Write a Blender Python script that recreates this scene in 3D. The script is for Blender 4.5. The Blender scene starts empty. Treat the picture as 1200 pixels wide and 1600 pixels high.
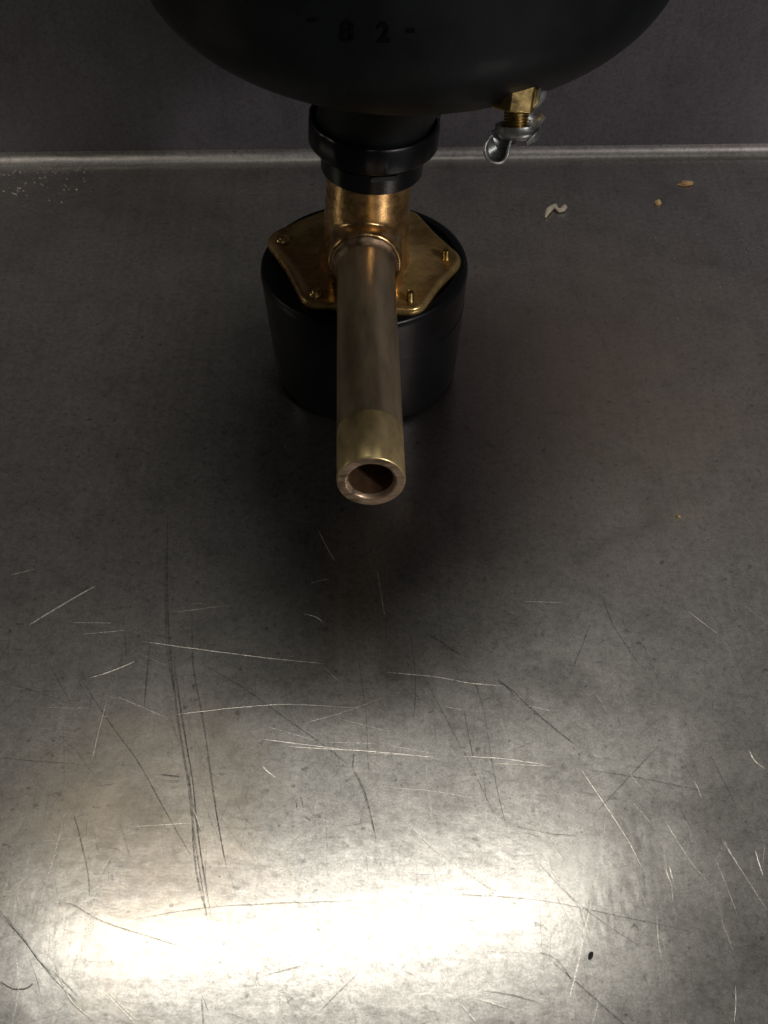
import bpy, bmesh, math, random
from mathutils import Vector, Matrix, noise
R = math.radians
random.seed(7)
scn = bpy.context.scene
COL = scn.collection

# ------------------------------------------------------------------ camera
CAMP = Vector((0.0, -0.425, 0.364)); PITCH = 47.0; ROLL = -0.65; FPX = 2000.0
cam = bpy.data.cameras.new('camera'); camo = bpy.data.objects.new('camera', cam); COL.objects.link(camo)
cam.sensor_fit = 'VERTICAL'; cam.sensor_height = 36; cam.lens = 36 * FPX / 1600
cam.clip_start = 0.01; cam.clip_end = 20
CM = Matrix.Rotation(R(90 - PITCH), 4, 'X') @ Matrix.Rotation(R(ROLL), 4, 'Z')
camo.matrix_world = Matrix.Translation(CAMP) @ CM
scn.camera = camo

# ------------------------------------------------------------------ light
w = bpy.data.worlds.new('World'); scn.world = w; w.use_nodes = True
w.node_tree.nodes['Background'].inputs[0].default_value = (0.75, 0.8, 1.0, 1)
w.node_tree.nodes['Background'].inputs[1].default_value = 0.0015
scn.view_settings.view_transform = 'Standard'; scn.view_settings.look = 'None'
scn.view_settings.exposure = 0; scn.view_settings.gamma = 1

def area(name, loc, target, sx, sy, power, col, roll=0.0):
    l = bpy.data.lights.new(name, 'AREA'); l.shape = 'RECTANGLE'; l.size = sx; l.size_y = sy
    l.energy = power; l.color = col
    o = bpy.data.objects.new(name, l); COL.objects.link(o)
    q = (Vector(target) - Vector(loc)).to_track_quat('-Z', 'Y')
    o.matrix_world = Matrix.Translation(loc) @ q.to_matrix().to_4x4() @ Matrix.Rotation(R(roll), 4, 'Z')
    return o
# long ceiling tube over the sink, a smaller lamp to the right, two dim ones in front
area('lamp_overhead', (0.075, 0.172, 0.92), (0.0, -0.20, 0.0), 0.56, 0.038, 2.05, (1.0, 0.955, 0.86), 13)
area('lamp_right', (0.66, -0.78, 0.60), (0.10, 0.08, 0.03), 0.12, 0.12, 3.3, (1.0, 0.92, 0.92))
area('lamp_left', (-0.75, -0.02, 0.30), (0, 0, 0.08), 0.04, 0.12, 0.20, (1.0, 0.9, 0.75))
lb = area('lamp_behind', (-0.45, -0.50, 0.90), (-.24, 0.165, 0.0), 0.05, 0.05, 0.045, (1.0, 0.92, 0.8))
lb.data.spread = R(26)
area('lamp_front', (0.20, -0.72, 0.50), (0, 0, 0.08), 0.05, 0.06, 0.15, (1.0, 0.9, 0.75))

# ------------------------------------------------------------------ helpers
def ray(px, py):
    d = Vector(((px - 600) / FPX, -(py - 800) / FPX, -1.0))
    return (CM.to_3x3() @ d).normalized()
def sst(a, b, x):
    t = max(0, min(1, (x - a) / (b - a))); return t * t * (3 - 2 * t)
YW = 0.1690; RC = 0.0054
def hfl(x, y):                              # slight waves, plus a front-right fall added to shift the lamp glare left
    e = sst(YW - RC, YW - RC - .05, y)
    return e * .00035 * noise.noise(Vector((x * 7, y * 7, 0))) + SLOPE * .40 * math.tanh(x / .40) * sst(.06, -.30, y)
SLOPE = -.09
def fp(px, py, z=0.0, floor=True):          # where a point of the floor lies
    d = ray(px, py); t = (z - CAMP.z) / d.z; p = CAMP + d * t
    if floor:
        for _ in range(4):
            t = (z + hfl(p.x, p.y) - CAMP.z) / d.z; p = CAMP + d * t
    return p

def finish(name, bm, mat, parent=None, smooth=True, auto=None, kind=None):
    me = bpy.data.meshes.new(name)
    bmesh.ops.recalc_face_normals(bm, faces=bm.faces)
    bm.to_mesh(me); bm.free()
    if mat: me.materials.append(mat)
    for p in me.polygons: p.use_smooth = smooth
    o = bpy.data.objects.new(name, me); COL.objects.link(o)
    if parent: o.parent = parent
    if auto is not None:
        me.set_sharp_from_angle(angle=R(auto))
    if kind: o['kind'] = kind
    return o
def tag(o, label, cat, group=None):
    o['label'] = label; o['category'] = cat
    if group: o['group'] = group

def lathe(bm, prof, seg=96, M=None, fn=None):
    M = M or Matrix()
    rings = []
    for r, z in prof:
        if r < 1e-6:
            rings.append([bm.verts.new(M @ Vector((0, 0, z)))]); continue
        ring = []
        for i in range(seg):
            a = 2 * math.pi * i / seg
            rr, zz = (r, z) if fn is None else fn(r, z, a)
            ring.append(bm.verts.new(M @ Vector((rr * math.cos(a), rr * math.sin(a), zz))))
        rings.append(ring)
    for A, B in zip(rings, rings[1:]):
        if len(A) == 1 and len(B) == 1: continue
        for i in range(seg):
            j = (i + 1) % seg
            if len(A) == 1: bm.faces.new((A[0], B[j], B[i]))
            elif len(B) == 1: bm.faces.new((A[i], A[j], B[0]))
            else: bm.faces.new((A[i], A[j], B[j], B[i]))
def bez(r0, z0, r1, z1, rc, zc, n=8):
    out = []
    for i in range(n + 1):
        t = i / n
        out.append(((1 - t) ** 2 * r0 + 2 * t * (1 - t) * rc + t * t * r1, (1 - t) ** 2 * z0 + 2 * t * (1 - t) * zc + t * t * z1))
    return out
def prism(bm, pts, z0, z1, M=None):
    M = M or Matrix()
    a = [bm.verts.new(M @ Vector((x, y, z0))) for x, y in pts]
    b = [bm.verts.new(M @ Vector((x, y, z1))) for x, y in pts]
    n = len(pts)
    bm.faces.new(a); bm.faces.new(b)
    for i in range(n): bm.faces.new((a[i], a[(i + 1) % n], b[(i + 1) % n], b[i]))
def round_poly(pts, rad, n=8):
    out = []; N = len(pts)
    for i in range(N):
        p0, p, p1 = Vector(pts[i - 1]), Vector(pts[i]), Vector(pts[(i + 1) % N])
        r = rad[i] if isinstance(rad, (list, tuple)) else rad
        d0 = (p0 - p).normalized(); d1 = (p1 - p).normalized()
        half = math.acos(max(-1, min(1, d0.dot(d1)))) / 2
        t = r / math.tan(half)
        a, b = p + d0 * t, p + d1 * t
        c = p + (d0 + d1).normalized() * (r / math.sin(half))
        va, vb = a - c, b - c
        ang = va.angle_signed(vb)
        for k in range(n + 1):
            v = va.copy(); v.rotate(Matrix.Rotation(-ang * k / n, 2)); out.append(tuple(c + v))
    return out

# ------------------------------------------------------------------ materials
class NT:
    def __init__(s, name):
        s.m = bpy.data.materials.new(name); s.m.use_nodes = True
        s.t = s.m.node_tree; s.n = s.t.nodes; s.b = s.n['Principled BSDF']; s.out = s.n['Material Output']
        s.tc = s.n.new('ShaderNodeTexCoord')
    def set(s, **k):
        for a, v in k.items(): s.b.inputs[a.replace('_', ' ')].default_value = v
        return s
    def link(s, a, b): s.t.links.new(a, b)
    def noise(s, scale, detail=4, rough=.55, stretch=(1, 1, 1), rot=(0, 0, 0), dist=0.0):
        mp = s.n.new('ShaderNodeMapping'); mp.inputs['Scale'].default_value = stretch; mp.inputs['Rotation'].default_value = rot
        s.link(s.tc.outputs['Object'], mp.inputs['Vector'])
        nz = s.n.new('ShaderNodeTexNoise'); nz.inputs['Scale'].default_value = scale; nz.inputs['Detail'].default_value = detail
        nz.inputs['Roughness'].default_value = rough; nz.inputs['Distortion'].default_value = dist
        s.link(mp.outputs[0], nz.inputs['Vector']); return nz.outputs['Fac']
    def ramp(s, fac, stops, interp='LINEAR'):
        r = s.n.new('ShaderNodeValToRGB'); r.color_ramp.interpolation = interp
        e = r.color_ramp.elements
        while len(e) < len(stops): e.new(.5)
        for el, (p, c) in zip(e, stops):
            el.position = p; el.color = (c, c, c, 1) if isinstance(c, (int, float)) else (*c, 1)
        s.link(fac, r.inputs[0]); return r.outputs[0]
    def mix(s, fac, a, b, mode='MIX'):
        m = s.n.new('ShaderNodeMix'); m.data_type = 'RGBA'; m.blend_type = mode
        for v, i in ((fac, 0), (a, 6), (b, 7)):
            if hasattr(v, 'is_linked') or hasattr(v, 'links'): s.link(v, m.inputs[i])
            else: m.inputs[i].default_value = v if i == 0 else (*v, 1)
        return m.outputs[2]
    def math(s, op, a, b=0.0):
        m = s.n.new('ShaderNodeMath'); m.operation = op
        for v, i in ((a, 0), (b, 1)):
            if hasattr(v, 'links'): s.link(v, m.inputs[i])
            else: m.inputs[i].default_value = v
        return m.outputs[0]
    def bump(s, h, strength=.3, dist=.0003, prev=None, tgt=None):
        b = s.n.new('ShaderNodeBump'); b.inputs['Strength'].default_value = strength; b.inputs['Distance'].default_value = dist
        s.link(h, b.inputs['Height'])
        if prev: s.link(prev, b.inputs['Normal'])
        s.link(b.outputs[0], (tgt or s.b).inputs['Normal']); return b.outputs[0]
    def to(s, out, name): s.link(out, s.b.inputs[name])

def steel(name, tint, wall=False, met=1.0, r1=.188, r2=.435):
    m = NT(name); m.set(Metallic=met)
    big = m.noise(9, 5, .6)
    mid = m.noise(45, 6, .65, dist=.6)
    fine = m.noise(420, 4, .7)
    grain = m.noise(1500, 2, .6)
    brush = m.noise(260, 4, .6, (1, .06, 1) if not wall else (1, 1, .05), (0, 0, R(3)))
    brush2 = m.noise(200, 4, .6, (.05, 1, 1), (0, 0, R(-5)))
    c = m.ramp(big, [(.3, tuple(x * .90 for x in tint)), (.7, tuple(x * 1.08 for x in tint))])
    c = m.mix(1, c, m.ramp(mid, [(.28, .78), (.45, .96), (.6, 1.03), (.75, 1.10)]), 'MULTIPLY')
    c = m.mix(1, c, m.ramp(fine, [(.28, .70), (.5, .98), (.8, 1.16)]), 'MULTIPLY')
    c = m.mix(1, c, m.ramp(grain, [(.25, .74), (.75, 1.2)]), 'MULTIPLY')
    c = m.mix(1, c, m.ramp(brush, [(.3, .93), (.7, 1.05)]), 'MULTIPLY')
    # small dark pits
    vo = m.n.new('ShaderNodeTexVoronoi'); vo.inputs['Scale'].default_value = 70; m.link(m.tc.outputs['Object'], vo.inputs['Vector'])
    pit = m.ramp(m.math('ADD', vo.outputs['Distance'], m.ramp(m.noise(60, 2), [(.35, -.0), (.65, .5)])), [(.02, .5), (.07, 1.0)])
    c = m.mix(1, c, pit, 'MULTIPLY')
    # warm brown film right of the fitting
    if not wall:
        sp = m.n.new('ShaderNodeVectorMath'); sp.operation = 'DISTANCE'; m.link(m.tc.outputs['Object'], sp.inputs[0]); sp.inputs[1].default_value = (.085, -.01, 0)
        st = m.math('ADD', sp.outputs['Value'], m.math('MULTIPLY', m.noise(26, 5, .7), .12))
        c = m.mix(m.ramp(st, [(.07, .5), (.19, 0)]), c, (.52, .40, .29))
        sp2 = m.n.new('ShaderNodeVectorMath'); sp2.operation = 'DISTANCE'; m.link(m.tc.outputs['Object'], sp2.inputs[0]); sp2.inputs[1].default_value = (-.085, -.22, 0)
        st = m.math('ADD', sp2.outputs['Value'], m.math('MULTIPLY', m.noise(30, 5, .7), .10))
        c = m.mix(m.ramp(st, [(.05, .55), (.11, 0)]), c, (.56, .46, .34))
        c = m.mix(1, c, m.ramp(m.noise(330, 2, .5), [(.25, .62), (.33, 1)]), 'MULTIPLY')
    m.to(c, 'Base Color')
    b1 = m.bump(fine, .13, .00015); b2 = m.bump(brush, .2, .0001, b1); b3 = m.bump(brush2, .12, .0001, b2); nrm = m.bump(big, .35, .0012, b3)
    rg = m.ramp(mid, [(.3, r1 - .03), (.7, r1 + .035)]); m.to(rg, 'Roughness')
    # second, broader lobe: the worn grey film on old steel
    p2 = m.n.new('ShaderNodeBsdfPrincipled'); p2.inputs['Metallic'].default_value = met
    m.link(c, p2.inputs['Base Color']); m.link(nrm, p2.inputs['Normal']); p2.inputs['Roughness'].default_value = r2
    mx = m.n.new('ShaderNodeMixShader'); mx.inputs[0].default_value = .57
    m.link(m.b.outputs[0], mx.inputs[1]); m.link(p2.outputs[0], mx.inputs[2]); m.link(mx.outputs[0], m.out.inputs[0])
    return m.m
M_floor = steel('worn_steel', (.45, .44, .42))
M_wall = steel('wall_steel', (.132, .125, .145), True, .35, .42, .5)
M_cove = steel('rounded_cove', (.36, .35, .335), False, .9, .42, .58)

def plastic(name, base, rough, bumps=.15, spec=.5):
    m = NT(name); m.set(Roughness=rough); m.b.inputs['Specular IOR Level'].default_value = spec
    n1 = m.noise(60, 4); n2 = m.noise(900, 3)
    m.to(m.ramp(n1, [(.3, tuple(x * .75 for x in base)), (.7, tuple(x * 1.35 for x in base))]), 'Base Color')
    m.to(m.ramp(n1, [(.3, rough - .06), (.7, rough + .08)]), 'Roughness')
    m.bump(n2, bumps, .0002); return m.m
M_tank = plastic('black_moulded_plastic', (.006, .008, .009), .52, .25, .3)
nt_ = NT.__new__(NT); nt_.m = M_tank; nt_.t = M_tank.node_tree; nt_.n = nt_.t.nodes; nt_.b = nt_.n['Principled BSDF']; nt_.tc = nt_.n.new('ShaderNodeTexCoord')
vo = nt_.n.new('ShaderNodeTexVoronoi'); vo.inputs['Scale'].default_value = 160; nt_.link(nt_.tc.outputs['Object'], vo.inputs['Vector'])
dm = nt_.math('ADD', vo.outputs['Distance'], nt_.ramp(nt_.noise(90, 3), [(.42, .5), (.66, 0)]))
src = nt_.b.inputs['Base Color'].links[0].from_socket
nt_.to(nt_.mix(nt_.ramp(dm, [(.05, .8), (.12, 0)]), src, (.09, .088, .08)), 'Base Color')
M_nut = plastic('black_glossy_plastic', (.005, .006, .007), .3, .08, .4)
M_base = plastic('black_rubber', (.005, .006, .007), .36, .08, .32)
M_mark = plastic('mark_recess', (.003, .003, .003), .8, .1, .1)

def metal(name, base, dark, rough, patch=None, mscale=40, stretch=(1, 1, 1), bump=.2, lo=.35, hi=.62, met=1.0):
    m = NT(name); m.set(Metallic=met)
    n1 = m.noise(mscale, 5, .62, stretch); n2 = m.noise(260, 4, .6, stretch); n3 = m.noise(1200, 2)
    c = m.ramp(n1, [(lo, dark), (hi, base)])
    c = m.mix(1, c, m.ramp(n2, [(.3, .75), (.7, 1.1)]), 'MULTIPLY')
    if patch:
        c = m.mix(m.ramp(m.noise(28, 3, .5, (1, 1, 1), (1, 2, .4)), [(.52, 0), (.66, .8)]), c, patch)
    m.to(c, 'Base Color')
    m.to(m.ramp(n2, [(.3, rough - .07), (.7, rough + .12)]), 'Roughness')
    b = m.bump(n2, bump, .0003); m.bump(n3, bump * .6, .0001, b); return m.m
M_bronze = metal('tarnished_bronze', (.90, .59, .26), (.44, .27, .10), .25, (.62, .30, .17), lo=.42, hi=.60, met=.92)
M_flange = metal('dull_brass_flange', (.88, .64, .26), (.36, .235, .08), .28, (.50, .30, .12), met=.68)
M_pipe = metal('oxidised_brass_pipe', (.64, .51, .32), (.29, .22, .13), .36, None, 60, (1, .22, 1), .25, met=.7)
M_brite = metal('turned_brass', (1.0, .80, .38), (.62, .47, .21), .32, None, 60, (1, .5, 1), .12, .3, .5, .7)
M_cut = metal('sawn_brass', (.66, .50, .34), (.26, .19, .12), .34, (.66, .47, .33), 420, (.25, 1, 1), .6, .42, .56, .7)
M_bore = metal('dark_bore', (.26, .15, .08), (.10, .055, .03), .55, met=.5)
M_hex = metal('yellow_brass', (.55, .42, .17), (.42, .31, .12), .3)
M_zinc = metal('zinc_plated_steel', (.60, .62, .61), (.28, .31, .31), .30, None, 150, met=.85)
M_solder = metal('solder', (.40, .29, .19), (.15, .10, .06), .5, (.55, .22, .18), 160)

# ------------------------------------------------------------------ the setting
def sheet(name, mat, f, nu, nv, kind='structure'):
    bm = bmesh.new(); g = [[bm.verts.new(f(i / nu, j / nv)) for j in range(nv + 1)] for i in range(nu + 1)]
    for i in range(nu):
        for j in range(nv): bm.faces.new((g[i][j], g[i + 1][j], g[i + 1][j + 1], g[i][j + 1]))
    o = finish(name, bm, mat); o['kind'] = kind; return o
def floorf(u, v):
    x = -1.2 + 2.4 * u; y = -1.2 + (1.2 + YW - RC) * v
    return Vector((x, y, hfl(x, y)))
floor = sheet('floor', M_floor, floorf, 240, 140)
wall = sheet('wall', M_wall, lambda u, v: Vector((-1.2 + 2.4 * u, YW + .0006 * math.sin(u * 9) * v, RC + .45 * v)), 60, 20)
def covef(u, v):
    a = v * math.pi / 2
    return Vector((-1.2 + 2.4 * u, YW - RC + RC * math.sin(a), RC - RC * math.cos(a)))
cove = sheet('cove', M_cove, covef, 60, 12)

# ------------------------------------------------------------------ the fitting
root = bpy.data.objects.new('pressure_vessel', None); COL.objects.link(root)
root.location = (-0.0075, 0, 0)
tag(root, 'black rounded vessel on brass tee with long open pipe, standing on round black base', 'vessel')
X0 = -root.location.x
LEAN = R(3.6)
ZF = 0.0555          # flange underside / base top
def child(name, bm, mat, parent, **k):
    return finish(name, bm, mat, parent, **k)
# base cup, wider at its top
bm = bmesh.new()
rt, rb = .0420, .0382
def rz(z): return rb + (rt - rb) * (z / ZF) ** .8
prof = [(0, .0002), (rb - .003, .0002)] + bez(rb - .003, .0002, rz(.003), .003, rb, .0002, 5)
prof += [(rz(.015), .015), (rz(.030), .030), (rz(.0380), .0380), (rz(.046), .046), (rz(.052) - .0001, .052)]
prof += bez(rt, .052, rt - .002, ZF, rt, ZF, 5) + [(rt - .0045, ZF), (rt - .005, ZF - .0012), (0, ZF - .0012)]
lathe(bm, prof, 128)
base = child('base_cup', bm, M_base, root, auto=50)
base.location = (.0006, .0015, 0)

# the moulding seam that shows on its right side
bm = bmesh.new(); prev = None
for k in range(41):
    a = R(-82 + 90 * k / 40); z = .0365 + .0004 * math.sin(a * 2); r = rz(z)
    ww = .00016 * min(1, .2 + 3 * min(k, 40 - k) / 40)
    row = [bm.verts.new((r * 1.0002 * math.cos(a), r * 1.0002 * math.sin(a), z + ww)), bm.verts.new(((r + .00022) * math.cos(a), (r + .00022) * math.sin(a), z)), bm.verts.new((r * 1.0002 * math.cos(a), r * 1.0002 * math.sin(a), z - ww))]
    if prev:
        for q in (0, 1): bm.faces.new((prev[q], prev[q + 1], row[q + 1], row[q]))
    prev = row
child('moulding_seam', bm, M_nut, base)

# tee fitting: cast body with neck, socket boss and a web to the flange
tee = bpy.data.objects.new('tee_fitting', None); COL.objects.link(tee); tee.parent = root
tee.location = (.0010, 0, 0)
bm = bmesh.new()
zt = ZF + .003
Mt = Matrix.Translation((0, 0, zt)) @ Matrix.Rotation(LEAN, 4, 'Y')
prof = [(0, -.002), (.0188, -.002), (.0186, .0006)] + bez(.0186, .0006, .0168, .013, .0170, .0018, 8) + [(.0166, .024), (.0163, .048), (0, .048)]
lathe(bm, prof, 72, Mt)
PZ = .0705; PY0 = -.0225                      # pipe axis height, socket mouth
Ms = Matrix.Translation((.0003, 0, PZ)) @ Matrix.Rotation(R(90), 4, 'X')
lathe(bm, [(0, .0), (.0146, 0), (.0146, .019)] + bez(.0146, .019, .0134, .0222, .0146, .0222, 4) + [(0, .0222)], 56, Ms)
pts = [(-.0143, 0), (.0149, 0), (.0149, -.0185), (.0125, -.021), (-.0120, -.021), (-.0143, -.0185)]
prism(bm, pts, zt - .002, PZ)
body = child('cast_body', bm, M_bronze, tee)
md = body.modifiers.new('remesh', 'REMESH'); md.mode = 'VOXEL'; md.voxel_size = .00055; md.use_smooth_shade = True
md = body.modifiers.new('smooth', 'SMOOTH'); md.factor = .6; md.iterations = 26
# flange plate
ctr = Vector((fp(573, 400, zt, False).x + X0 - .001, 0))
SCR = [fp(x, y, zt + .001, False) for x, y in ((441, 371), (493, 455), (641, 465), (697, 399))]
SCR = [Vector((p.x + X0 - .001, p.y)) for p in SCR]
cx = sum(p.x for p in SCR) / 4; 
back = [Vector((.021, .027)), Vector((-.020, .031))]
hexp = []
cen = Vector((0, .004))
back = [Vector((.021, .0315)), Vector((-.010, .0375)), Vector((-.0265, .0265))]
for p, g in zip(SCR + back, (.0085, .0078, .0080, .0076, 0, 0, 0)):
    d = (p - cen); hexp.append(tuple(p + d.normalized() * g))
hh = [Vector(p) for p in hexp]
def dent(i, k):
    q = (hh[i] + hh[(i + 1) % len(hh)]) / 2; return tuple(q + (cen - q).normalized() * k)
hexp = [hexp[0], dent(0, .0012), hexp[1], hexp[2], dent(2, .0012), hexp[3], dent(3, .0009), hexp[4], hexp[5], hexp[6]]
hexp_r = round_poly(hexp, [.0088, .03, .0080, .0080, .03, .0088, .03, .006, .010, .014], 8)
bm = bmesh.new(); rows = []
for f, h in ((.6, -.0035), (.97, -.0035), (.99, -.0030), (1, -.0018), (.998, -.0006), (.988, .0001), (.972, .0005), (.945, .0004), (.90, -.0003), (.82, -.0008), (.7, -.0009), (.58, -.0005), (.46, .0006), (.38, .0022), (.33, .0042)):
    rows.append([bm.verts.new((cen.x + (x - cen.x) * f, cen.y + (y - cen.y) * f, zt + h)) for x, y in hexp_r])
for A, B in zip(rows, rows[1:]):
    for k in range(len(A)): bm.faces.new((A[k], A[(k + 1) % len(A)], B[(k + 1) % len(A)], B[k]))
fl = child('flange', bm, M_flange, tee, auto=70)
# screws: two stand proud, two end flush in their holes
for i, p in enumerate(SCR):
    h = (.0012, .0016, .0036, .0034)[i]; r = .0015
    bm = bmesh.new(); pr = [(r, -.002)]
    z = 0
    while z < h:
        pr += [(r, z), (r - .00022, z + .00025)]; z += .0005
    pr += [(r - .0003, h), (r - .0008, h + .0001), (0, h - .0002)]
    lathe(bm, pr, 24)
    s = child('screw', bm, M_hex if i > 1 else M_flange, tee, auto=60); s.location = (p.x, p.y, zt)
    s.rotation_euler = (R(random.uniform(-3, 3)), R(random.uniform(-4, 4)), 0)
    if i < 2:   # the rim of the threaded hole
        bm = bmesh.new(); lathe(bm, [(.0017, -.0004), (.0018, .0004), (.0021, .0008), (.0026, .0004), (.0028, -.0002)], 32)
        q = child('screw_hole_rim', bm, M_flange, tee, auto=60); q.location = (p.x, p.y, zt + .0001)
# solder ring at the socket mouth
bm = bmesh.new()
def sol(r, z, a): return r + .0003 * noise.noise(Vector((math.cos(a) * 4, math.sin(a) * 4, z * 900))), z + .0003 * noise.noise(Vector((math.cos(a) * 5, math.sin(a) * 5, 9)))
lathe(bm, [(.0118, .0205), (.0133, .0216), (.0131, .0226), (.0124, .0229), (.0116, .0236), (.0107, .0252), (.0103, .0256)], 96, Ms, sol)
child('solder_ring', bm, M_solder, tee)

# outlet pipe with a turned bright end
pipe = bpy.data.objects.new('outlet_pipe', None); COL.objects.link(pipe); pipe.parent = root
RP = .0111; RB = .0071
pe = fp(580, 753, PZ, False)
PL = -pe.y; px1 = pe.x + X0; px0 = .0012
yaw = math.atan2(px1 - px0, PL)
Mp = Matrix.Translation((px0, 0, PZ)) @ Matrix.Rotation(yaw, 4, 'Z') @ Matrix.Rotation(R(90), 4, 'X')
BE = .0225
bm = bmesh.new()
lathe(bm, [(RP - .00008, .012), (RP - .00008, .05), (RP - .00006, PL - BE - .0006), (RP - .00012, PL - BE)], 96, Mp)
child('pipe_tube', bm, M_pipe, pipe)
bm = bmesh.new()
lathe(bm, [(RP - .0006, PL - BE - .0002), (RP - .0002, PL - BE), (RP, PL - BE + .0003), (RP, PL - .0006), (RP - .00015, PL - .0002), (RP - .0004, PL)], 96, Mp)
child('turned_end', bm, M_brite, pipe)
bm = bmesh.new()
def saw(r, z, a):
    return r, z + .00012 * noise.noise(Vector((r * math.cos(a) * 250, r * math.sin(a) * 1300 + r * math.cos(a) * 500, 3)))
rr = [RP - .0004 - (RP - .0004 - RB - .0011) * k / 8 for k in range(9)]
lathe(bm, [(r, PL) for r in rr] + [(RB + .0006, PL - .0004), (RB, PL - .0015)], 128, Mp, saw)
child('cut_face', bm, M_cut, pipe)
bm = bmesh.new()
lathe(bm, [(RB, PL - .0015), (RB, .02), (0, .02)], 64, Mp)
child('bore', bm, M_bore, pipe)

# black slip nut
PIV = Matrix.Translation((.0010, 0, zt)) @ Matrix.Rotation(LEAN, 4, 'Y')
z0 = .0405     # nut foot above the flange, along the lean
bm = bmesh.new()
rl = .0193; ru = .0243
prof = [(.0150, z0 + .001), (.0160, z0), (rl - .001, z0), (rl, z0 + .0008), (rl + .0002, z0 + .0080), (rl - .0003, z0 + .0086), (rl + .0006, z0 + .0092)]
prof += [(ru - .0012, z0 + .0112), (ru, z0 + .0126), (ru, z0 + .0212), (ru - .0005, z0 + .0219), (ru - .0012, z0 + .0220), (ru - .0016, z0 + .0212), (ru - .0016, z0 + .016), (0, z0 + .016)]
def grip(r, z, a):   # eight shallow grip flats on the upper ring
    k = 0
    if z > z0 + .0125 and r > .022: k = .0004 * max(0, math.cos(8 * a)) ** 3
    d = (math.degrees(a) - 12) % 360
    if z > z0 + .018 and r > .0215 and d < 16: k += -.0008
    return r - k, z
lathe(bm, prof, 144, PIV, grip)
nut = child('slip_nut', bm, M_nut, root, auto=40)
nut.location = (.0008, 0, 0)
# grip lug with moulding mark
bm = bmesh.new()
prism(bm, round_poly([(-.005, -.0009), (.005, -.0009), (.005, .0009), (-.005, .0009)], .0007, 3), 0, .0012, PIV @ Matrix.Rotation(R(12), 4, 'Z') @ Matrix.Translation((0, -rl + .0005, z0 + .0078)) @ Matrix.Rotation(R(90), 4, 'X'))
child('moulding_tab', bm, M_nut, nut, auto=40)
bm = bmesh.new()
prism(bm, round_poly([(-.0012, -.0022), (.0012, -.0022), (.0012, .0022), (-.0012, .0022)], .0005, 3), 0, .0035, PIV @ Matrix.Rotation(R(8), 4, 'Z') @ Matrix.Translation((ru - .0012, 0, z0 + .0188)))
child('grip_lug', bm, M_nut, nut, auto=40)

# the vessel
bm = bmesh.new()
VR, VC, VZ, VX = .0904, .0463, .1890, .0105 + X0
zn = .1155
prof = [(0, zn - .004), (.0215, zn - .004), (.0217, zn + .003), (.0222, zn + .009), (.0240, zn + .018)]
t0 = math.asin(.40)
prof += bez(.0247, zn + .0205, VR * math.sin(t0), VZ - VC * math.cos(t0), .0268, VZ - VC * math.cos(t0) - .0010, 6)[0:]
for k in range(1, 37):
    t = t0 + (math.pi / 2 - t0) * k / 36
    prof.append((VR * math.sin(t), VZ - VC * math.cos(t)))
prof += [(VR, VZ + .04), (VR - .001, VZ + .06)]
for k in range(1, 17):
    t = math.pi / 2 * k / 16
    prof.append(((VR - .001) * math.cos(t) if k < 16 else 0, VZ + .06 + VC * math.sin(t)))
lathe(bm, prof, 192)
for v in bm.verts:
    if v.co.z > VZ - VC: v.co.y *= .975
NX = .0010 + (zn + .004 - zt) * math.tan(LEAN)
for v in bm.verts:
    f = max(0, min(1, (v.co.z - zn) / (VZ - VC + .006 - zn))); f = f * f * (3 - 2 * f)
    v.co.x += NX + (VX - NX) * f
tank = child('tank', bm, M_tank, root)
# faint moulded marks on the tank front, set on its surface
from mathutils.bvhtree import BVHTree
bpy.context.view_layer.update()
bv_t = BVHTree.FromPolygons([v.co.copy() for v in tank.data.vertices], [tuple(p.vertices) for p in tank.data.polygons])
def on_tank(px, py):
    o = CAMP - root.location; h = bv_t.ray_cast(o, ray(px, py)); return h[0], h[1]
def glyph(ch, px, py, hpx, wide=1.0):
    cu = bpy.data.curves.new('t', 'FONT'); cu.body = ch; cu.size = 1; cu.extrude = 0; cu.align_x = 'CENTER'; cu.align_y = 'CENTER'; cu.offset = .012
    ob = bpy.data.objects.new('t', cu); COL.objects.link(ob)
    me = bpy.data.meshes.new_from_object(ob); bpy.data.objects.remove(ob)
    b = bmesh.new(); b.from_mesh(me); bpy.data.meshes.remove(me)
    bmesh.ops.triangulate(b, faces=b.faces)
    for _ in range(2): bmesh.ops.subdivide_edges(b, edges=b.edges, cuts=1)
    for v in b.verts:
        p, nn = on_tank(px + v.co.x * hpx * 1.35 * wide, py - v.co.y * hpx * 1.35)
        v.co = p + nn * .0001
    ex = bmesh.ops.extrude_face_region(b, geom=b.faces[:])
    for v in ex['geom']:
        if isinstance(v, bmesh.types.BMVert): v.co += (v.co - Vector((VX, 0, VZ))).normalized() * .0004
    child('moulded_mark', b, M_mark, tank, smooth=False)
glyph('-', 489, 27, 34); glyph('8', 543, 50, 34); glyph('2', 600, 52, 32); glyph('-', 642, 44, 34)

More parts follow.
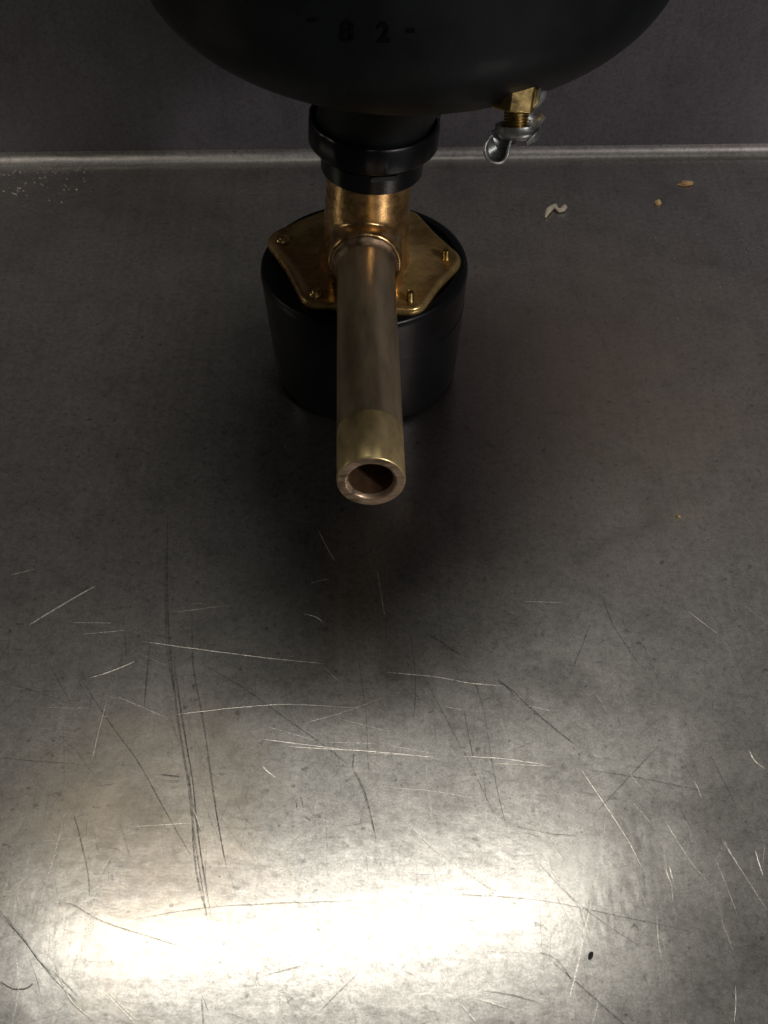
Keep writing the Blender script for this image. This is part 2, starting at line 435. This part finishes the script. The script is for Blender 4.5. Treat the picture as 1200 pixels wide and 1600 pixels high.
# bleed screw under the tank: hex nut, threaded stem, pressed wing
P = on_tank(812, 144)[0] + Vector((-.0004, .0060, -.0004))
dn = Vector((.03, -.34, -.94)).normalized()
valve = bpy.data.objects.new('bleed_valve', None); COL.objects.link(valve); valve.parent = root
zx = dn; xx = Vector((0, 1, 0)).cross(zx).normalized(); yy = zx.cross(xx)
if yy.dot(Vector((0, 1, 0))) < 0: xx, yy = -xx, -yy
Mb = Matrix((( xx.x, yy.x, zx.x, P.x), (xx.y, yy.y, zx.y, P.y), (xx.z, yy.z, zx.z, P.z), (0, 0, 0, 1)))
Mx = Mb @ Matrix.Rotation(R(8), 4, 'Y')
bm = bmesh.new()
hexv = [(.0073 * math.cos(R(60 * k + 46)), .0073 * math.sin(R(60 * k + 46))) for k in range(6)]
prism(bm, hexv, -.006, .0076, Mx)
hn = child('hex_nut', bm, M_hex, valve, auto=30)
b_ = hn.modifiers.new('bevel', 'BEVEL'); b_.width = .0006; b_.segments = 2
bm = bmesh.new(); pr = [(0, .004)]; z = .004
while z < .0128:
    pr += [(.0038, z), (.0038, z + .0003), (.0033, z + .0006), (.0033, z + .0007)]; z += .0009
pr += [(.0034, z), (0, z)]
lathe(bm, pr, 40, Mb)
child('threaded_stem', bm, M_hex, valve, auto=50)
# wing nut pressed from sheet: a hub and two U-folded wings
wing = bpy.data.objects.new('wing_nut', None); COL.objects.link(wing); wing.parent = valve
HC = P + dn * .0142
bm = bmesh.new()
Mh = Matrix.Translation(HC + Vector((.0006, .0015, .0))) @ Mb.to_3x3().to_4x4()
lathe(bm, [(.0020, .0008), (.0046, .0006), (.0060, -.0008), (.0064, -.0016), (.0069, -.0016), (.0070, -.0006), (.0066, .0012), (.0050, .0026), (.0030, .0030), (0, .0030)], 48, Mh)
child('hub', bm, M_zinc, wing, auto=45)
def strap(path, halfw, th, name, nrm):
    """a bent strip: path of centre points, width along nrm"""
    bm = bmesh.new(); pts = [Vector(p) for p in path]; N = len(pts); prev = None
    rows = []
    for i, p in enumerate(pts):
        t = (pts[min(i + 1, N - 1)] - pts[max(i - 1, 0)]).normalized()
        s = t.cross(nrm).normalized(); wv = s.cross(t).normalized()
        hw = halfw(i / (N - 1))
        rows.append([bm.verts.new(p + wv * hw + s * th / 2), bm.verts.new(p - wv * hw + s * th / 2), bm.verts.new(p - wv * hw - s * th / 2), bm.verts.new(p + wv * hw - s * th / 2)])
    for A, B in zip(rows, rows[1:]):
        for k in range(4): bm.faces.new((A[k], A[(k + 1) % 4], B[(k + 1) % 4], B[k]))
    bm.faces.new(rows[0]); bm.faces.new(rows[-1][::-1])
    o = child(name, bm, M_zinc, wing, auto=40)
    b = o.modifiers.new('bevel', 'BEVEL'); b.width = .0003; b.segments = 2
    return o
def cup(name, o, a, b, c, ra, rb_, rc, th, t0=-80, t1=80):
    """half-round pressed shell: a = along its length, b = across, c = depth of the bowl"""
    bm = bmesh.new(); NU, NV = 20, 12; g = []
    for s in (0, 1):
        gg = []
        for i in range(NU + 1):
            row = []
            for j in range(NV + 1):
                u = 2 * i / NU - 1; v = 2 * j / NV - 1
                # superellipse outline, bowl section
                wd = (1 - abs(u) ** 2.6) ** (1 / 2.2) if abs(u) < 1 else 0
                vv = v * max(wd, .12)
                dep = -math.sqrt(max(0, 1 - min(1, (abs(u) ** 7 + abs(vv) ** 6) * .99)))
                p = o + a * (u * (ra - s * th)) + b * (vv * (rb_ - s * th)) + c * ((dep * (rc - s * th)))
                row.append(bm.verts.new(p))
            gg.append(row)
        g.append(gg)
    for s in (0, 1):
        for i in range(NU):
            for j in range(NV): bm.faces.new((g[s][i][j], g[s][i + 1][j], g[s][i + 1][j + 1], g[s][i][j + 1]))
    rim = [(i, 0) for i in range(NU)] + [(NU, j) for j in range(NV)] + [(i, NV) for i in range(NU, 0, -1)] + [(0, j) for j in range(NV, 0, -1)]
    for q in range(len(rim)):
        i, j = rim[q]; k, l = rim[(q + 1) % len(rim)]
        bm.faces.new((g[0][i][j], g[0][k][l], g[1][k][l], g[1][i][j]))
    return child(name, bm, M_zinc, wing, auto=60)
# left wing hangs down-left, its hollow facing forward
tw = (Vector((0, -.425, .364)) - HC).normalized()
def frame(up, open_):
    a = up.normalized(); c = (open_ - a * open_.dot(a)).normalized(); return a, a.cross(c), c
a1, b1, c1 = frame(Vector((-.15, -.3, -.9)), tw + Vector((-.35, 0, .1)))
UR = CM.to_3x3() @ Vector((1, 0, 0)); UU = tw.cross(UR).normalized()
WC = HC + UR * -.0060 + UU * -.0047
rim = [(-6, 20), (-12, 15), (-17, 7), (-19, -2), (-17, -12), (-12, -19), (-4, -23), (5, -24), (13, -21), (18, -13), (20, -3), (22, 7), (27, 15)]
pl = []
for i in range(len(rim) - 1):
    for k in range(4):
        p0, p1, p2, p3 = [Vector(rim[max(0, min(len(rim) - 1, i + d))]) for d in (-1, 0, 1, 2)]; t = k / 4
        pl.append(.5 * ((2 * p1) + (p2 - p0) * t + (2 * p0 - 5 * p1 + 4 * p2 - p3) * t * t + (3 * p1 - p0 - 3 * p2 + p3) * t ** 3))
pl.append(Vector(rim[-1]))
strap([WC + (UR * p.x + UU * p.y) * .000185 for p in pl], lambda t: .0028 * math.sin(math.pi * (.2 + .6 * t)), .0009, 'wing_rim', tw)
bm = bmesh.new(); f0 = [bm.verts.new(WC + (UR * p.x + UU * p.y) * .00018 - tw * (.0002 + (22 - p.x) * .00006 + (20 - p.y) * .00003)) for p in pl]; f1 = [bm.verts.new(v.co - tw * .0007) for v in f0]
bm.faces.new(f0); bm.faces.new(f1[::-1])
for k in range(len(f0)): bm.faces.new((f0[k], f0[(k + 1) % len(f0)], f1[(k + 1) % len(f0)], f1[k]))
child('wing_web', bm, M_zinc, wing, smooth=False)
a2, b2, c2 = frame(Vector((.35, .2, .9)), tw * .3 + Vector((.9, 0, .1)))
cup('wing', HC + Vector((.0078, .004, .0080)), a2, b2, c2, .0076, .0046, .0030, .0008)
# arms that join the wings to the hub
def arm(p0, p1, w0, w1):
    bm = bmesh.new(); d = p1 - p0; u = d.normalized(); s = u.cross(tw).normalized(); rows = []
    for k in range(7):
        f = k / 6; p = p0 + d * f + tw * (-.0012 * math.sin(math.pi * f)); wd = w0 + (w1 - w0) * f
        rows.append([bm.verts.new(p + s * wd * c + tw * h) for c, h in ((-1, .0004), (-.9, .0012), (-.6, .0003), (.6, .0003), (.9, .0012), (1, .0004), (.8, -.0006), (-.8, -.0006))])
    for A, B in zip(rows, rows[1:]):
        for k in range(8): bm.faces.new((A[k], A[(k + 1) % 8], B[(k + 1) % 8], B[k]))
    bm.faces.new(rows[0]); bm.faces.new(rows[-1][::-1])
    child('wing_arm', bm, M_zinc, wing, auto=60)
arm(HC + Vector((-.001, 0, -.0004)), HC + Vector((-.0066, 0, -.0030)), .0036, .0030)
arm(HC + Vector((.003, .001, .001)), HC + Vector((.0072, .003, .0048)), .0030, .0026)
# curled lower lip of the pressing
path = [HC + Vector((.0004 + .0068 * math.cos(t), -.0010 - .0062 * math.sin(t), -.0006 + .0026 * math.cos(t))) for t in [R(x) for x in range(5, 76, 7)]]
strap(path, lambda t: .0013 * math.sin(math.pi * (.15 + .7 * t)), .0008, 'curled_lip', Vector((0, .3, 1)).normalized())

# ------------------------------------------------------------------ crumbs and debris on the steel
def crumbmat(name, c, d, rough=.7):
    m = NT(name); m.set(Roughness=rough); nz = m.noise(500, 4)
    m.to(m.ramp(nz, [(.35, d), (.65, c)]), 'Base Color'); m.bump(nz, .5, .0004); return m.m
M_c1 = crumbmat('pale_shred', (.62, .56, .46), (.42, .36, .27))
M_c2 = crumbmat('yellow_crumb', (.75, .55, .28), (.55, .36, .15))
M_c3 = crumbmat('brown_flake', (.62, .42, .20), (.30, .16, .06))
M_c4 = crumbmat('dark_grit', (.035, .028, .025), (.012, .010, .010))
M_c5 = crumbmat('pale_grit', (.55, .52, .46), (.35, .32, .28))
def lump(name, px, py, sx, sy, sz, mat, rot, seed, sub=3):
    bm = bmesh.new(); bmesh.ops.create_icosphere(bm, subdivisions=sub, radius=1)
    for v in bm.verts:
        k = 1 + .55 * noise.noise(v.co * 1.7 + Vector((seed, 0, 0))) + .3 * noise.noise(v.co * 5 + Vector((0, seed, 0)))
        v.co = Vector((v.co.x * sx * k, v.co.y * sy * k, max(v.co.z, -.6) * sz * k))
    o = finish(name, bm, mat, smooth=False); p = fp(px, py, sz * .5); o.location = (p.x, p.y, hfl(p.x, p.y) + sz * .62); o.rotation_euler = (0, 0, R(rot)); return o
# curled shred
bm = bmesh.new()
sp = [(852, 342), (855, 336), (858, 331), (862, 327), (867, 325), (870, 330), (874, 332), (879, 331), (882, 327), (882, 323)]
c0 = fp(868, 330); pp = [fp(x, y) - c0 for x, y in sp]; rows = []
for i, p in enumerate(pp):
    t = (pp[min(i + 1, len(pp) - 1)] - pp[max(i - 1, 0)]).normalized(); s = Vector((-t.y, t.x, 0))
    r = (.0005, .0012, .0015, .0014, .0012, .0009, .0013, .0015, .0013, .0006)[i]
    zz = .0009 + .0006 * abs(math.sin(i * 1.1))
    rows.append([bm.verts.new(p + s * r * math.cos(a) * 1.1 + Vector((0, 0, zz + r * .8 * math.sin(a)))) for a in [R(45 * k) for k in range(8)]])
for A, B in zip(rows, rows[1:]):
    for k in range(8): bm.faces.new((A[k], A[(k + 1) % 8], B[(k + 1) % 8], B[k]))
bm.faces.new(rows[0]); bm.faces.new(rows[-1][::-1])
shred = finish('food_shred', bm, M_c1); shred.location = c0
tag(shred, 'pale S-curled shred lying on the steel right of the round black base', 'food scrap')
o = lump('food_crumb', 1028, 317, .0016, .0013, .0011, M_c2, 15, 3); tag(o, 'small yellow crumb on the steel between the curled shred and the brown flake', 'crumb')
o = lump('food_flake', 1072, 287, .0036, .0016, .0012, M_c3, 8, 11); tag(o, 'pointed golden brown flake near the steel wall at right', 'food scrap')
o = lump('food_crumb', 1060, 807, .0009, .0008, .0006, M_c2, 0, 21, 2); tag(o, 'tiny cream crumb alone on the open steel at far right', 'crumb')
o = lump('grit_speck', 923, 1493, .0007, .0013, .0004, M_c4, -20, 31, 2); tag(o, 'small dark grit speck beside the bright glare on the steel', 'grit')
# countless specks
bm = bmesh.new()
def speck(p, r):
    n = random.choice((3, 4, 5)); a0 = random.random() * 6; el = random.uniform(.5, 1.6)
    ca, sa = math.cos(a0), math.sin(a0)
    vs = []
    for k in range(n):
        a = 2 * math.pi * k / n; q = Vector((math.cos(a) * r * el, math.sin(a) * r / el, 0)) * random.uniform(.6, 1.2); hz = hfl(p.x, p.y) + .0001
        vs.append(bm.verts.new((p.x + q.x * ca - q.y * sa, p.y + q.x * sa + q.y * ca, hz)))
    top = bm.verts.new((p.x, p.y, hz + r * .8))
    for k in range(n): bm.faces.new((vs[k], vs[(k + 1) % n], top))
for _ in range(330):
    speck(fp(random.uniform(-50, 1250), 262 + 1300 * random.random() ** 1.6), .00006 + .00022 * random.random() ** 3)
for _ in range(130):
    speck(fp(random.gauss(60, 75), 262 + abs(random.gauss(6, 26))), random.uniform(.00015, .0007))
for _ in range(40):
    speck(fp(random.gauss(1090, 60), random.gauss(380, 90)), random.uniform(.0001, .0004))
finish('pale_grit', bm, M_c5, kind='stuff', smooth=False)

# ------------------------------------------------------------------ scratches: shallow burrs and scores in the floor
def scrmat(name, base, metallic, rough, alpha):
    m = NT(name); m.set(Metallic=metallic, Roughness=rough)
    m.b.inputs['Base Color'].default_value = (*base, 1)
    m.to(m.ramp(m.noise(900, 3, .7), [(.34, alpha * .25), (.6, alpha)]), 'Alpha'); return m.m
M_sl = scrmat('bright_score', (1.0, .95, .86), .8, .36, .85)
M_sf = scrmat('faint_score', (.90, .86, .79), 1.0, .28, .42)
M_sd = scrmat('dark_score', (.05, .045, .04), .3, .5, .42)
M_sg = scrmat('grey_score', (.14, .13, .12), .6, .5, .42)
Z = {'l': .00052, 'f': .00050, 'd': .00048, 'g': .00046}
BM = {k: bmesh.new() for k in Z}
def zf(p): return hfl(p.x, p.y)
def scratch(kind, pts, wpx, taper=True):
    if wpx >= 3.8:      # a broad scuff is a bundle of fine ones
        for k in range(int(wpx * 1.1)):
            o = random.gauss(0, wpx * .28); e = random.uniform(-6, 6)
            q = [(x + o + random.gauss(0, .5), y + (e if j in (0, len(pts) - 1) else 0) + o * .3) for j, (x, y) in enumerate(pts)]
            scratch(kind, q, random.uniform(.7, 1.5))
        return
    # catmull-rom through the given points on the floor
    P3 = [fp(x, y) for x, y in pts]
    if len(P3) == 2: P3 = [P3[0], P3[0].lerp(P3[1], .5), P3[1]]
    out = []
    for i in range(len(P3) - 1):
        a, b, c, d = P3[max(i - 1, 0)], P3[i], P3[i + 1], P3[min(i + 2, len(P3) - 1)]
        n = max(3, int((c - b).length / .002))
        for k in range(n):
            t = k / n
            out.append(.5 * ((2 * b) + (c - a) * t + (2 * a - 5 * b + 4 * c - d) * t * t + (3 * b - a - 3 * c + d) * t ** 3))
    out.append(P3[-1]); N = len(out); bmm = BM[kind]; prev = None; sd = random.random() * 99
    for i, p in enumerate(out):
        t = (out[min(i + 1, N - 1)] - out[max(i - 1, 0)]).normalized(); s = Vector((-t.y, t.x, 0))
        f = i / (N - 1); w_ = wpx * .000215 / 2 * (min(1, .25 + 4 * min(f, 1 - f)) if taper else 1) * (.78 if kind in 'lf' else 1) * (1 + (.12 if wpx > 3.5 else .4) * noise.noise(Vector((i * .31, sd, 0))))
        q = p + s * .00012 * noise.noise(Vector((i * .2, 0, sd)))
        zz = zf(q) + Z[kind] - .0003
        hr = w_ * .10
        row = [bmm.verts.new((q.x + s.x * w_, q.y + s.y * w_, zz)), bmm.verts.new((q.x, q.y, zz + hr)), bmm.verts.new((q.x - s.x * w_, q.y - s.y * w_, zz))]
        if prev:
            bmm.faces.new((prev[0], prev[1], row[1], row[0])); bmm.faces.new((prev[1], prev[2], row[2], row[1]))
        prev = row
S = [
 # bright ones
 ('l', [(46, 977), (98, 945), (151, 915)], 3.2), ('l', [(17, 899), (57, 889)], 1.6), ('l', [(140, 1060), (175, 1049), (210, 1034)], 2.6),
 ('f', [(110, 973), (180, 974)], 2), ('f', [(130, 991), (195, 985)], 2), ('l', [(222, 1003), (350, 1020), (430, 1030), (510, 1038)], 1.7),
 ('f', [(135, 1095), (165, 1120), (190, 1067)], 2), ('l', [(166, 1097), (150, 1160), (143, 1190)], 1.8), ('f', [(180, 1087), (260, 1122)], 2.2),
 ('f', [(275, 1117), (380, 1105), (460, 1101), (560, 1107)], 1.6), ('l', [(450, 1167), (520, 1171), (575, 1174), (672, 1183)], 1.7), ('f', [(410, 1155), (540, 1172)], 2),
 ('f', [(475, 1130), (530, 1115), (600, 1090)], 1.8), ('l', [(604, 1051), (680, 1058), (730, 1067), (790, 1073)], 2), ('f', [(725, 1182), (790, 1186), (862, 1197)], 2.2), ('l', [(770, 1193), (862, 1198)], 1.8),
 ('l', [(590, 895), (598, 945), (602, 965)], 1.5), ('f', [(570, 830), (582, 900), (590, 990), (600, 1060)], 1.3), ('l', [(498, 830), (510, 855), (524, 878)], 1.7), ('l', [(485, 912), (513, 905)], 1.6),
 ('l', [(475, 960), (495, 965), (506, 975)], 1.8), ('l', [(410, 1197), (418, 1206), (431, 1216)], 2.6), ('l', [(300, 1262), (306, 1275), (312, 1292)], 2.2), ('f', [(205, 1292), (300, 1286)], 2),
 ('l', [(908, 1203), (950, 1265), (985, 1320), (1002, 1355)], 2), ('f', [(1128, 1312), (1165, 1370), (1200, 1425)], 2.4), ('f', [(1040, 1285), (1090, 1360), (1150, 1420)], 1.6),
 ('l', [(635, 1283), (670, 1320), (690, 1338)], 1.8), ('f', [(690, 1335), (760, 1385), (800, 1400)], 2), ('f', [(780, 1370), (850, 1325)], 2.2), ('l', [(835, 1290), (860, 1310), (880, 1340)], 2),
 ('l', [(1170, 1172), (1180, 1190), (1196, 1202)], 2.2), ('l', [(1046, 1355), (1052, 1378)], 2.4), ('l', [(1040, 1358), (1048, 1380)], 2), ('l', [(1180, 1330), (1192, 1368)], 2.4),
 ('f', [(820, 940), (882, 942)], 1.6), ('f', [(1075, 955), (1120, 990)], 1.6), ('f', [(0, 860), (45, 815)], 1.4), ('f', [(232, 900), (226, 958)], 1.8), ('f', [(270, 957), (370, 945)], 1.8),
 ('l', [(85, 1500), (110, 1560), (150, 1600)], 5), ('f', [(100, 1540), (140, 1450), (150, 1400)], 6), ('f', [(165, 1550), (215, 1600)], 6), ('f', [(60, 1420), (95, 1300), (100, 1270)], 4), ('f', [(640, 1010), (700, 1055)], 1),
 ('f', [(740, 1560), (800, 1578)], 3), ('f', [(890, 1560), (905, 1500), (925, 1400)], 3), ('l', [(910, 1425), (922, 1470)], 3), ('f', [(860, 1360), (910, 1425)], 3), ('f', [(905, 1440), (940, 1350)], 3),
 ('f', [(20, 1600), (30, 1540), (25, 1500)], 4), ('f', [(720, 1570), (745, 1600)], 3), ('f', [(600, 1230), (700, 1240), (790, 1262)], 1.2), ('f', [(820, 1280), (905, 1340)], 1.6), ('f', [(160, 660), (330, 668), (520, 672)], 1),
 ('f', [(985, 1250), (1020, 1290)], 1.5), ('f', [(930, 610), (900, 640)], 1), ('f', [(85, 240), (105, 330)], 1),
 # dark ones
 ('d', [(205, 1438), (300, 1421), (420, 1412), (550, 1408)], 1.8), ('d', [(660, 1397), (760, 1400), (850, 1408), (960, 1430), (1080, 1456)], 1.7), ('d', [(85, 1413), (110, 1412), (160, 1440), (240, 1466), (300, 1485)], 2),
 ('d', [(0, 1425), (35, 1465), (60, 1500), (90, 1530)], 5), ('g', [(80, 1520), (120, 1560)], 5), ('d', [(315, 1037), (380, 1075), (450, 1125), (520, 1175), (552, 1203)], 2), ('g', [(552, 1203), (570, 1240), (588, 1312)], 5),
 ('g', [(262, 800), (262, 950), (268, 1040), (282, 1150), (294, 1220), (303, 1300), (318, 1400), (325, 1440)], 3.5), ('g', [(270, 1030), (289, 1150), (301, 1220), (309, 1300), (324, 1400), (330, 1440)], 4), ('d', [(258, 860), (260, 1000), (272, 1080)], 2), ('d', [(295, 1210), (303, 1270), (314, 1300)], 2.2), ('d', [(300, 1290), (308, 1370), (322, 1425)], 3),
 ('g', [(300, 960), (302, 1040), (318, 1130), (335, 1250), (350, 1340)], 3), ('d', [(335, 1250), (345, 1310), (355, 1360)], 1.8), ('d', [(130, 1065), (165, 1120), (215, 1190), (260, 1270), (300, 1340)], 1.6),
 ('d', [(22, 1070), (70, 1085), (110, 1100)], 1.2), ('d', [(75, 1035), (112, 1100)], 1.2), ('d', [(195, 985), (198, 1030)], 1.6), ('g', [(235, 1000), (225, 1105)], 2.4), ('d', [(667, 990), (690, 1004), (710, 1018), (733, 1028)], 3.6),
 ('d', [(773, 1063), (790, 1072), (806, 1088)], 5), ('g', [(806, 1085), (850, 1125), (900, 1165)], 3), ('d', [(640, 985), (649, 1060), (646, 1130)], 1.8), ('d', [(922, 975), (905, 1020), (888, 1062)], 1.8), ('d', [(605, 1000), (650, 1040), (690, 1110), (745, 1215), (780, 1290)], 1.4),
 ('d', [(730, 1030), (755, 1110), (772, 1210), (795, 1310)], 1.4), ('d', [(560, 1030), (572, 1120), (576, 1220)], 1.2), ('g', [(725, 1110), (740, 1190)], 2), ('d', [(920, 1203), (1000, 1216), (1060, 1228), (1120, 1241)], 1.6), ('g', [(930, 1270), (1030, 1165)], 2),
 ('d', [(800, 1290), (860, 1303), (900, 1305)], 1.8), ('d', [(833, 1340), (880, 1390), (940, 1440), (1010, 1485)], 1.8), ('d', [(840, 1488), (870, 1500), (895, 1535)], 1.8), ('d', [(860, 1500), (915, 1548), (985, 1610)], 2.4), ('d', [(755, 1548), (800, 1555), (850, 1570)], 2.2),
 ('d', [(410, 1525), (450, 1515), (470, 1510)], 2.4), ('d', [(470, 1245), (474, 1262)], 2), ('d', [(462, 1252), (464, 1263)], 2), ('d', [(553, 1176), (551, 1200)], 2.4), ('d', [(476, 1275), (486, 1283)], 2.6),
 ('d', [(0, 1535), (20, 1545), (40, 1545), (52, 1538)], 4), ('g', [(315, 1560), (318, 1600)], 3), ('d', [(0, 1184), (60, 1190), (120, 1193)], 1), ('g', [(500, 1580), (560, 1520)], 2), ('d', [(870, 395), (905, 470), (940, 530), (965, 590)], 1.1),
 ('g', [(940, 930), (960, 980), (1000, 1040)], 2), ('g', [(250, 1215), (280, 1218)], 6),
 ('d', [(825, 488), (829, 492)], 6), ('g', [(600, 880), (604, 1000)], 2), ('g', [(115, 1270), (135, 1350), (140, 1400)], 2), ('g', [(1110, 1180), (1150, 1260)], 2),
]
for k, p, w_ in S: scratch(k, p, w_)
# the haze of hairline wear
for _ in range(620):
    x, y = random.uniform(-60, 1260), 880 + 720 * random.random() ** .8
    L = random.uniform(12, 110) * random.random() ** .6 + 8; a = R(random.choice((random.gauss(62, 14), random.gauss(88, 12), random.gauss(8, 10), random.uniform(0, 180))))
    b = random.uniform(-.03, .03) * L
    kind = random.choice('ffgg')
    scratch(kind, [(x, y), (x + L / 2 * math.cos(a) + b, y + L / 2 * math.sin(a)), (x + L * math.cos(a), y + L * math.sin(a))], random.uniform(.35, .85))
for _ in range(70):
    x, y = random.uniform(-40, 1240), random.uniform(280, 900)
    L = random.uniform(10, 60); a = R(random.uniform(0, 180))
    scratch(random.choice('fg'), [(x, y), (x + L * math.cos(a), y + L * math.sin(a) * .6)], random.uniform(.5, 1.1))
for k, mt, nm in (('l', M_sl, 'bright_scratches'), ('f', M_sf, 'faint_scratches'), ('d', M_sd, 'dark_scratches'), ('g', M_sg, 'dull_scuffs')):
    finish(nm, BM[k], mt, floor, smooth=False, kind='stuff')
